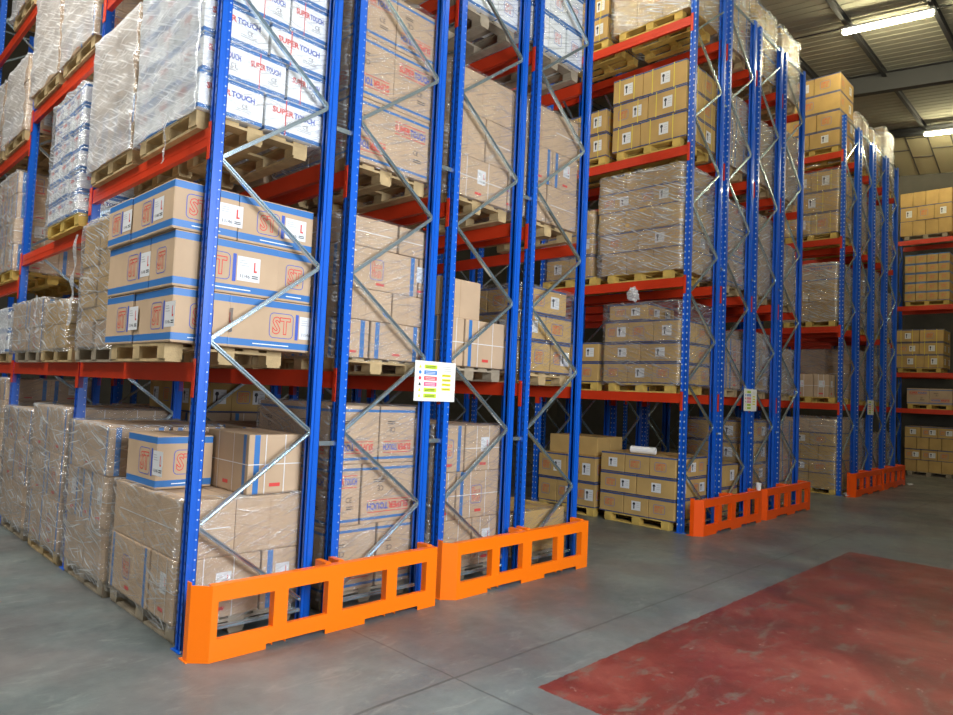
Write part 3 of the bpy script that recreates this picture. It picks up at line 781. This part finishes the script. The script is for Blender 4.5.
CART = []     # every carton: dict
WRAPS = []
LOADN = {}
LEVN = ['floor level', 'first beam level', 'second beam level', 'third beam level', 'top beam level']
LAYN = ['bottom', 'second', 'third', 'fourth', 'fifth', 'sixth', 'seventh', 'eighth', 'ninth', 'tenth']
def load(row, lev, y0, y1, layers, x0=-.03, x1=1.05, wrapst=0, bay=None, lean=0, ps=0, px=None, py=None, nopal=False, wtop=0, wz=None, ky=1):
    """layers: list of (height, kind, ypieces, xpieces[, (ya,yb,xa,xb) extents])"""
    X0, bl = rows[row]
    if bay is None: bay = max(0, min(3, int(y0/BAY+.02)))
    lv = levels(bl, bay)[lev] if bl < 3 else BLV[lev]
    n = LOADN[(row, lev)] = LOADN.get((row, lev), -1)+1
    rn = ROWN[row] + (' rack' if row == 12 else ' rack row')
    where = '%s pallet, %s, %s' % (ORD[n], LEVN[lev], rn)
    det = bl == 0 and (row == 0 or lev < 2)
    if not nopal:
        pyc = (y0+y1)/2-.6 if py is None else py
        pallet(X0+(x0+.02 if px is None else px), pyc, lv+.001, ps, 'wooden pallet, %s' % where, 'wooden pallets on the racks', det, ky)
    z = lv+.147
    seed = R.random()*50
    zs = z
    for li, Ly in enumerate(layers):
        h, kind, yp, xp = Ly[:4]
        ya, yb, xa, xb = Ly[4] if len(Ly) > 4 else (y0, y1, x0, x1)
        if isinstance(yp, int): yp = [k/yp for k in range(yp+1)]
        if isinstance(xp, int): xp = [k/xp for k in range(xp+1)]
        lay = 'top' if (li == len(layers)-1 and li > 0) else LAYN[li]
        for iy in range(len(yp)-1):
            for ix in range(len(xp)-1):
                edge = ix == 0 or iy == 0 or li == len(layers)-1 or (len(Ly) > 4)
                if not edge: continue
                cy0 = ya+(yb-ya)*yp[iy]; cy1 = ya+(yb-ya)*yp[iy+1]
                cx0 = xa+(xb-xa)*xp[ix]; cx1 = xa+(xb-xa)*xp[ix+1]
                g = .012
                if ix == 0 and iy == 0: pos = 'front corner'
                elif ix == 0: pos = 'aisle side %s' % ORD[iy]
                elif iy == 0: pos = 'end face %s' % ORD[ix]
                else: pos = 'inner %s %s' % (ORD[iy], ORD[ix])
                CART.append(dict(kind=kind, s=(cx1-cx0-g, cy1-cy0-g, h-.003), c=(X0+(cx0+cx1)/2-lean*(z-zs)+R.uniform(-.012, .012), (cy0+cy1)/2+R.uniform(-.003, .003), z),
                                 rz=math.radians(R.uniform(-.7, .7)), where=where, lay=lay, pos=pos, var=R.randrange(6), grp='cartons on %s' % where))
        z += h
    if wrapst:
        ztop = z if not wtop else zs+wtop
        WRAPS.append((X0+x0-.012, X0+x1+.01, y0-.008, y1+.01, zs-.03, (ztop if wz is None else zs+wz)+.008, wrapst, where, seed, lean))

def L2(y0, y1): return (y0, y1)
B = BAY
A_, C_ = (.13, 1.45), (1.57, 2.86)
# ---- nearest rack row (row 0)
# floor level, first pallet: two wrapped layers, odd cartons set back on top
load(0, 0, .14, 1.62, [(.49, 'v', [0, .36, 1], [0, .66, 1]), (.46, 'p', 1, [0, .42, 1])], x0=.0, x1=1.07, wrapst=1, ps=1, ky=1.2, py=.17)
def single(kind, x0, x1, y0, y1, z0, h, where, lay, pos, var=0, rz=0, row=0):
    CART.append(dict(kind=kind, s=(x1-x0, y1-y0, h), c=(rows[row][0]+(x0+x1)/2, (y0+y1)/2, z0), rz=rz, where=where, lay=lay, pos=pos, var=var, grp='cartons on '+where))
wf = 'first pallet, floor level, nearest rack row'
single('s', .03, .52, .80, 1.44, 1.10, .45, wf, 'top', 'left rear', 1, .02)
single('v', .55, 1.05, .18, .98, 1.10, .50, wf, 'top', 'right front', 5, -.01)
single('p', .56, 1.06, 1.02, 1.50, 1.10, .44, wf, 'top', 'right rear', 2)
load(0, 0, 1.70, 2.92, [(.48, 'p', 2, 2), (.48, 'v', 3, 2), (.46, 'v', [0, 1], 2)], x0=-.04, wrapst=2, ps=1)
load(0, 0, 3.08, 4.40, [(.52, 'v', 2, 2), (.50, 'v', 2, 2), (.50, 'v', 2, 2)], x0=-.05, wrapst=2, ps=0)
load(0, 0, 4.50, 5.82, [(.52, 'p', 2, 2), (.50, 'v', 2, 2), (.42, 'v', 2, 2)], x0=-.05, wrapst=2, ps=1)
load(0, 0, 6.05, 7.35, [(.5, 'v', 2, 2), (.5, 'v', 2, 2), (.5, 'v', 2, 2), (.3, 'v', 2, 2)], x0=-.05, wrapst=2, ps=1)
load(0, 0, 7.45, 8.75, [(.5, 'v', 2, 2), (.5, 'v', 2, 2), (.5, 'v', 2, 2)], x0=-.05, ps=1)
# first beam level
load(0, 1, .14, 1.60, [(.43, 's', [0, .56, 1], [0, .38, 1]), (.44, 's', [0, .34, 1], [0, .72, 1]), (.39, 's', [0, .62, 1], [0, .43, 1])], x0=-.18, x1=1.06, ps=0, lean=.05)
load(0, 1, 1.74, 2.74, [(.26, 'p', 2, 2)]+[(.14, 'q', 2, 2)]*5+[(.30, 'q', 2, 2)], x0=-.10, wrapst=2, ps=1)
load(0, 1, 3.08, 4.05, [(.27, 'q', 1, 2), (.26, 'q', 1, 2)], x0=-.10, wrapst=2, ps=0)
load(0, 1, 4.20, 5.70, [(.28, 'v', 2, 2), (.34, 'v', 2, 2)], x0=-.08, wrapst=2, ps=1)
load(0, 1, 6.05, 7.3, [(.3, 'w', 3, 2), (.3, 'w', 3, 2)], x0=-.05, wrapst=3, ps=0)
load(0, 1, 7.45, 8.7, [(.3, 'v', 3, 2), (.3, 'v', 3, 2)], x0=-.05, wrapst=2, ps=0)
# second beam level
load(0, 2, .14, 1.48, [(.31, 'w', 3, 2), (.31, 'w', 3, 3), (.31, 'w', 3, 2), (.31, 'w', 3, 3), (.31, 'w', 3, 2)], x0=-.08, wrapst=3, ps=0)
load(0, 2, 1.58, 2.86, [(.25, 'v', 3, 2), (.28, 'v', 3, 2), (.28, 'p', 3, 2), (.28, 'p', 3, 2), (.28, 'p', 2, 2)], x0=-.08, wrapst=3, ps=0)
load(0, 2, 3.10, 4.30, [(.24, 'w', 3, 2)]*6, x0=-.10, wrapst=2, ps=2)
load(0, 2, 6.05, 7.35, [(.36, 'v', 3, 2), (.36, 'v', 3, 2), (.36, 'v', 3, 2), (.3, 'v', 2, 2)], x0=-.08, wrapst=2, ps=2)
load(0, 2, 7.45, 8.75, [(.36, 'v', 3, 2), (.36, 'v', 3, 2), (.36, 'v', 3, 2)], x0=-.08, wrapst=2, ps=2)
# third beam level
load(0, 3, .14, 1.45, [(.4, 'p', 3, 2), (.4, 'p', 3, 2), (.4, 'p', 3, 2)], x0=-.05, wrapst=2, ps=0)
load(0, 3, 1.57, 2.86, [(.4, 'p', 3, 2), (.4, 'p', 3, 2)], x0=-.05, wrapst=2, ps=0)
load(0, 3, 3.10, 4.36, [(.36, 'v', 3, 2), (.36, 'p', 3, 2), (.36, 'p', 3, 2), (.36, 'p', 3, 2)], x0=-.06, wrapst=3, ps=0)
load(0, 3, 4.46, 5.80, [(.36, 'p', 3, 2), (.36, 'p', 3, 2), (.36, 'p', 3, 2), (.36, 'p', 3, 2)], x0=-.06, wrapst=3, ps=0)
load(0, 3, 6.10, 7.35, [(.36, 'v', 3, 2), (.36, 'p', 3, 2), (.36, 'p', 3, 2)], x0=-.06, wrapst=3, ps=0)
load(0, 3, 7.45, 8.75, [(.36, 'v', 3, 2), (.36, 'p', 3, 2), (.36, 'p', 3, 2)], x0=-.06, wrapst=3, ps=0)
load(0, 4, 6.2, 7.5, [(.36, 'v', 3, 2), (.36, 'p', 3, 2)], x0=-.06, wrapst=3, ps=0)
# ---- second rack row
load(1, 0, .14, 1.45, [(.60, 'u', 2, [0, .58, 1]), (.57, 'u', 2, [0, .36, 1]), (.55, 'u', 2, [0, .56, 1])], x0=.02, wrapst=1, ps=1)
load(1, 1, .14, 1.45, [(.36, 'v', 2, [0, .38, 1]), (.30, 'p', 2, [0, .62, 1]), (.40, 'v', 2, [0, .94, 1]), (.28, 'p', 2, [0, .66, 1])], x0=.02, wrapst=1, ps=0)
load(1, 2, .14, 1.45, [(.62, 'u', 2, 2), (.60, 'u', 2, 2), (.52, 'u', 2, 2)], x0=.02, wrapst=2, ps=0)
load(1, 3, .14, 1.45, [(.5, 'u', 2, 2), (.5, 'u', 2, 2)], x0=.02, wrapst=2, ps=0)
for lv_ in (1, 2):
    load(1, lv_, *C_, [(.45, 'p', 2, 2), (.45, 'v', 3, 2), (.3, 'v', 2, 2)], ps=0, wrapst=0)
load(1, 0, 1.60, 2.86, [(.5, 'v', 2, 2), (.5, 'v', 2, 2), (.42, 'v', 2, 2)], ps=1)
load(1, 0, 3.10, 4.4, [(.5, 'v', 2, 2), (.5, 'v', 2, 2), (.5, 'v', 3, 2), (.4, 'f', 3, 2)], ps=1)
load(1, 0, 4.5, 5.8, [(.5, 'v', 2, 2), (.5, 'v', 2, 2), (.5, 'v', 2, 2)], ps=1)
load(1, 2, 3.10, 4.4, [(.38, 'f', 2, 2)]*4, ps=1)
load(1, 2, 4.5, 5.8, [(.38, 'f', 2, 2)]*4, ps=1)
# ---- third rack row
load(2, 0, .14, 1.45, [(.52, 'v', 2, [0, .6, 1]), (.51, 'v', 2, [0, .34, 1]), (.50, 'v', 2, [0, .45, 1])], x0=.02, wrapst=1, ps=1)
load(2, 1, .14, 1.45, [(.52, 'v', 2, [0, .36, 1]), (.43, 'p', 1, 1, (.18, 1.3, .02, .66))], x0=.02, wrapst=0, ps=1)
load(2, 2, .14, 1.45, [(.45, 'v', 2, [0, .94, 1]), (.50, 'p', 2, [0, .56, 1]), (.47, 'p', 2, [0, .97, 1])], x0=.02, wrapst=1, ps=0)
load(2, 3, .14, 1.45, [(.4, 'ws', 3, 3), (.4, 'ws', 3, 3), (.4, 'ws', 3, 3)], x0=.02, wrapst=1, ps=1)
load(2, 0, *C_, [(.5, 'v', 2, 2), (.35, 'p', 2, 2)], ps=1)
load(2, 1, *C_, [(.40, 'f', 2, 2), (.40, 'f', 2, 2), (.3, 'f', 2, 2)], ps=1, wrapst=1)
load(2, 2, *C_, [(.4, 'p', 2, 2)]*3, ps=0)
# ---- fourth rack row
load(3, 0, .14, 1.45, [(.50, 'q', 2, [0, .15, .55, 1])], x0=.02, wrapst=1, ps=1)
load(3, 1, .14, 1.45, [(.39, 'f', 2, [0, .22, .6, 1]), (.33, 'f', 2, [0, .48, 1]), (.33, 'f', 2, 1, (.14, 1.45, .12, .92))], x0=.02, wrapst=1, ps=0)
load(3, 2, .14, 1.45, [(.48, 'p', 2, [0, .4, 1]), (.45, 'v', 2, 2), (.50, 'p', 2, 2)], x0=.02, wrapst=2, ps=0)
load(3, 3, .14, 1.45, [(.47, 'ws', 2, 3), (.47, 'ws', 2, 3), (.4, 'ws', 2, 3)], x0=.02, wrapst=1, ps=1)
load(3, 1, *C_, [(.40, 'f', 2, 2), (.40, 'f', 2, 2)], ps=1)
# ---- middle rack group
load(4, 0, .12, 1.52, [(.335, 'f', 3, 3), (.335, 'f', 2, 2), (.335, 'f', 3, 3)], ps=2)
load(4, 0, 1.62, 2.88, [(.43, 'f', 3, 3), (.45, 'f', 2, 2), (.33, 'q', 2, 2, (1.68, 2.75, .1, .9))], ps=2)
load(4, 1, .12, 1.54, [(.35, 'f', 3, 3), (.33, 'f', 2, 2), (.37, 'f', 3, 2), (.29, 'f', 1, 2, (.72, 1.46, -.02, .9))], ps=2, wrapst=1)
load(4, 1, 1.64, 2.88, [(.35, 'f', 3, 3), (.35, 'f', 2, 2)], ps=2)
load(4, 2, .14, 1.70, [(.36, 'q', 3, 3, (.14, 1.66, -.02, 1.04)), (.36, 'f', 2, 2, (.16, 1.70, -.04, 1.03)), (.36, 'q', 3, 2, (.13, 1.72, -.06, 1.02)), (.36, 'f', 2, 2, (.24, 1.76, -.03, 1.03)), (.28, 'q', 3, 2, (.16, 1.77, .0, 1.0))], ps=2, wrapst=2)
load(4, 2, 1.84, 2.88, [(.40, 'f', 2, 2), (.40, 'f', 2, 2), (.40, 'q', 2, 2)], ps=2, wrapst=1)
load(4, 3, .12, 1.52, [(.43, 'y', [0, .6, 1], 2), (.43, 'y', [0, .5, 1], 2), (.43, 'y', [0, .58, 1], 2)], ps=2)
load(4, 3, 1.64, 2.88, [(.43, 'y', 2, 2), (.43, 'y', 2, 2)], ps=2)
load(4, 4, .12, 1.58, [(.5, 'q', 3, 2), (.5, 'q', 3, 2)], ps=2, wrapst=2)
load(4, 4, 1.68, 2.88, [(.44, 'y', 2, 2), (.44, 'y', 2, 2)], ps=2)
for r_, spec in ((5, [[(.42, 'f', 2, 2), (.42, 'f', 2, 2)], [(.45, 'v', 2, 2), (.45, 'v', 2, 2)], [(.5, 'u', 2, 2), (.5, 'u', 2, 2), (.5, 'u', 2, 2)], [(.45, 'v', 2, 2), (.45, 'v', 2, 2), (.4, 'v', 2, 2)], [(.4, 'v', 2, 2), (.4, 'v', 2, 2), (.4, 'v', 2, 2)]]),
                 (6, [[(.4, 'f', 2, 2), (.4, 'f', 2, 2), (.4, 'f', 2, 2), (.4, 'f', 2, 2)], [(.4, 'f', 2, 2), (.4, 'v', 2, 2), (.3, 'v', 2, 2)], [(.38, 'p', 2, 2)]*4, [(.6, 'p', 2, 2), (.6, 'p', 2, 2)], [(.45, 'b', 2, 2), (.45, 'b', 2, 2), (.45, 'b', 2, 2)]]),
                 (7, [[(.4, 'f', 2, 2), (.4, 'v', 2, 2), (.4, 'v', 2, 2), (.4, 'v', 2, 2)], [(.5, 'v', 2, 2), (.4, 'p', 2, 2)], [(.3, 'q', 2, 2), (.5, 'p', 2, 2), (.4, 'v', 2, 2)], [(.5, 'p', 2, 2), (.5, 'p', 2, 2), (.4, 'p', 2, 2)], [(.45, 'p', 2, 2), (.45, 'b', 2, 2), (.45, 'b', 2, 2)]])):
    for lv_, ly in enumerate(spec):
        wst = (0, 1, 2, 2, 2)[lv_] if r_ == 5 else (1, 2, 2, 2, 2)[lv_]
        load(r_, lv_, .14, 1.45, ly, x0=.02, wrapst=wst, ps=0)
# ---- far rack group
load(8, 0, .1, 1.32, [(.33, 'q', 2, 2), (.33, 'f', 2, 2), (.33, 'q', 3, 2), (.33, 'f', 2, 2)]+[(.32, 'p', 2, 2)], wrapst=1, ps=2)
load(8, 1, .12, 1.4, [(.55, 'v', [0, .35, 1], 2, (.3, 1.3, 0, .9))], ps=2)
load(8, 2, .14, 1.42, [(.48, 'q', 2, 2), (.48, 'q', 2, 2), (.45, 'u', 1, 1)], ps=2, wrapst=2)
load(8, 3, .14, 1.42, [(.53, 'y', 2, 2), (.53, 'y', 1, 1), (.52, 'y', 2, 2)], ps=2, wrapst=1)
load(8, 4, .14, 1.42, [(.43, 'f', [0, .55, 1], 2), (.47, 'f', [0, .42, 1], 2), (.47, 'f', [0, .99, 1], 2), (.47, 'f', [0, .48, 1], 2)], ps=2, wrapst=0)
for r_ in (9, 10, 11):
    for lv_ in range(5):
        hs = [.42]*(3 if (r_+lv_) % 3 else 4)
        load(r_, lv_, .14, 1.42, [(h, 'vpf'[(r_+lv_) % 3], 2, 2) for h in hs], x0=.02, wrapst=1+(r_+lv_) % 2, ps=2)
# ---- rack on the far wall
load(12, 0, -.86, .50, [(.37, 'q', 4, 3), (.36, 'f', 3, 2), (.37, 'q', 4, 3), (.36, 'f', 3, 2)][::1], ps=1)
load(12, 1, -.80, .46, [(.52, 'u', 2, 2)], ps=2)
load(12, 2, -.55, .78, [(.44, 'y', [0, .4, 1], 2), (.41, 'y', 2, 2), (.42, 'y', 2, 2)], ps=2)
load(12, 3, -.70, .55, [(.31, 'b', 4, 3)]*5, ps=2)
load(12, 4, -.75, .70, [(.48, 'q', 4, 3), (.50, 'f', 3, 2), (.47, 'q', 4, 3)], ps=1)

# visibility rank of every carton from the camera: the 300 that show largest stand as individuals
bv = []; bf = []
for c in CART:
    sx, sy, sz = c['s']; x, y, z = c['c']; k = len(bv)
    for dz in (0, sz):
        for dx, dy in ((-1, -1), (1, -1), (1, 1), (-1, 1)): bv.append((x+dx*sx/2, y+dy*sy/2, z+dz))
    for q in ((0, 3, 2, 1), (4, 5, 6, 7), (0, 1, 5, 4), (1, 2, 6, 5), (2, 3, 7, 6), (3, 0, 4, 7)): bf.append([k+a for a in q])
tree = BVHTree.FromPolygons(bv, bf)
hits = [0]*len(CART)
for py_ in range(2, H, 3):
    for px_ in range(2, W, 3):
        d = (F*FPX + R2*(px_-W/2) - U2*(py_-H/2)).normalized()
        h = tree.ray_cast(CAM, d)
        if h[2] is not None: hits[h[2]//6] += 1
CATN = {'s': ('carton', 'blue-banded brown carton with red logo'), 'u': ('carton', 'brown carton with red and blue lettering'), 'w': ('carton', 'white carton with blue bands'),
        'v': ('carton', 'brown carton with upright blue bands'), 'p': ('carton', 'plain brown carton'), 'f': ('carton', 'kraft carton with dark tape'),
        'y': ('carton', 'kraft carton with yellow straps'), 'q': ('carton', 'plain kraft carton'), 'b': ('carton', 'small kraft carton with blue edges')}
SH = {'s': 'banded brown', 'u': 'lettered brown', 'w': 'white', 'v': 'striped brown', 'p': 'plain brown', 'f': 'taped kraft', 'y': 'strapped kraft', 'q': 'plain kraft', 'b': 'small kraft'}
white = [i for i in range(len(CART)) if CART[i]['kind'][0] == 'w' and hits[i] > 0]
brown = sorted((i for i in range(len(CART)) if CART[i]['kind'][0] != 'w' and hits[i] > 0), key=lambda i: -hits[i])
ind = set(white) | set(brown[:300])
stuff = MB()
for i, c in enumerate(CART):
    me = carton_mesh(c['kind'], *c['s'], c['var'])
    T = Matrix.Translation(c['c']) @ Matrix.Rotation(c['rz'], 4, 'Z')
    if i in ind:
        o = link('carton' if c['kind'][0] != 'w' else 'white_carton', me)
        o.matrix_world = T
        w = ('%s carton, %s layer %s, %s' % (SH[c['kind'][0]], c['lay'], c['pos'], c['where']))
        tag(o, w, 'carton', c['grp'])
    else:
        k = len(stuff.v); stuff.v += [tuple(T @ v.co) for v in me.vertices]
        mm = [stuff.m(M) for M in me.materials]
        for p in me.polygons: stuff.f.append([k+a for a in p.vertices]); stuff.mi.append(mm[p.material_index])
tag(link('stacked_cartons', stuff.mesh('stacked_cartons')), 'many smaller-looking cartons stacked deeper inside and further along the racks', 'cartons', None, 'stuff')
for (a0, a1, b0, b1, c0, c1, st, where, seed, lean) in WRAPS:
    wrap(a0, a1, b0, b1, c0, c1, st, 'glossy stretch wrap round the load, %s' % where, seed, 'stretch wraps round the loads', lean)

# ------------------------------------------------------------------ small things
def lathe(name, prof, M, n=16):
    b = MB(); i = b.m(M)
    for r, z in prof:
        for a in range(n): b.v.append((r*math.cos(a*2*PI/n), r*math.sin(a*2*PI/n), z))
    for j in range(len(prof)-1):
        for a in range(n): c = (a+1) % n; b.f.append([j*n+a, j*n+c, (j+1)*n+c, (j+1)*n+a]); b.mi.append(i)
    return b.mesh(name)
tag(link('plastic_cup', lathe('cup', [(0, .005), (.033, .0), (.045, .12), (.05, .122), (.05, .128), (.043, .124), (.031, .01), (0, .01)], M_CUP), None, (9.93, -.285, .551)), 'white plastic cup standing on top of the orange barrier', 'cup')
o = link('film_roll', lathe('film_roll', [(.025, 0), (.06, 0), (.06, .42), (.025, .42), (.025, 0)], M_CUP), None, (7.82, 1.0, 1.215), (PI/2, 0, 0))
o.rotation_euler = (PI/2, 0, .12)
tag(o, 'white roll of stretch film lying on top of the floor level cartons', 'film roll')
def crumple(r, seed, sx, sy, sz):
    bm = bmesh.new(); bmesh.ops.create_icosphere(bm, subdivisions=3, radius=r)
    for v in bm.verts:
        d = 1+.9*noise.noise(v.co*(2.2/r)+Vector((seed, 0, 0)))+.4*noise.noise(v.co*(6/r))
        v.co = Vector((v.co.x*d*sx, v.co.y*d*sy, v.co.z*d*sz))
    me = bpy.data.meshes.new('crumpled_film'); bm.to_mesh(me); bm.free(); me.materials.append(FILM[3]); return me
def tail(x, y, z, L_, w, lab, dx=0, dy=0, seed=0):
    vs = []; fs = []; n = 24
    for k in range(n+1):
        t = k/n; zz = -L_*t
        ox = -.02-.035*noise.noise(Vector((t*4, seed, 0)))-.01; oy = .05*noise.noise(Vector((t*3, seed+9, 0))) + dy*t
        for j in (-1, 0, 1):
            vs.append((ox+.018*noise.noise(Vector((t*7, j*2.1, seed)))-abs(j)*.006, oy+j*w*(.4+.6*abs(noise.noise(Vector((t*5, seed, 4))))), zz))
    for k in range(n):
        for j in range(2): a = k*3+j; fs.append([a, a+1, a+4, a+3])
    me = bpy.data.meshes.new('film_tail'); me.from_pydata(vs, [], fs); me.materials.append(FILM[3]); me.update()
    for p in me.polygons: p.use_smooth = True
    tag(link('film_tail', me, None, (x, y, z)), lab, 'film scrap')
tail(-.14, .50, 4.20, .42, .03, 'loose twisted tail of clear film hanging over the second beam beside the first post', dy=.06, seed=2)
tail(-.115, 2.80, 3.50, .95, .10, 'long loose sheet of clear film hanging beside the narrow wrapped stack', dy=.12, seed=5)
tail(-.12, 4.24, 2.96, .45, .07, 'short crumpled strip of film between two low wrapped loads', dy=-.05, seed=8)
tag(link('crumpled_film', crumple(.085, 5, .6, 1, 1.2), None, (7.68, .98, 3.80)), 'crumpled clump of clear film hanging below the middle rack beam', 'film scrap')
tag(link('crumpled_film', crumple(.08, 9, 1.3, 1, .55), None, (15.52, -.16, .05)), 'crumpled clear film on the floor by the far rack post', 'film scrap')
tag(link('crumpled_film', crumple(.06, 13, 1, 1, .45), None, (20.2, -.42, .035)), 'small crumpled film on the floor by the last barrier', 'film scrap')
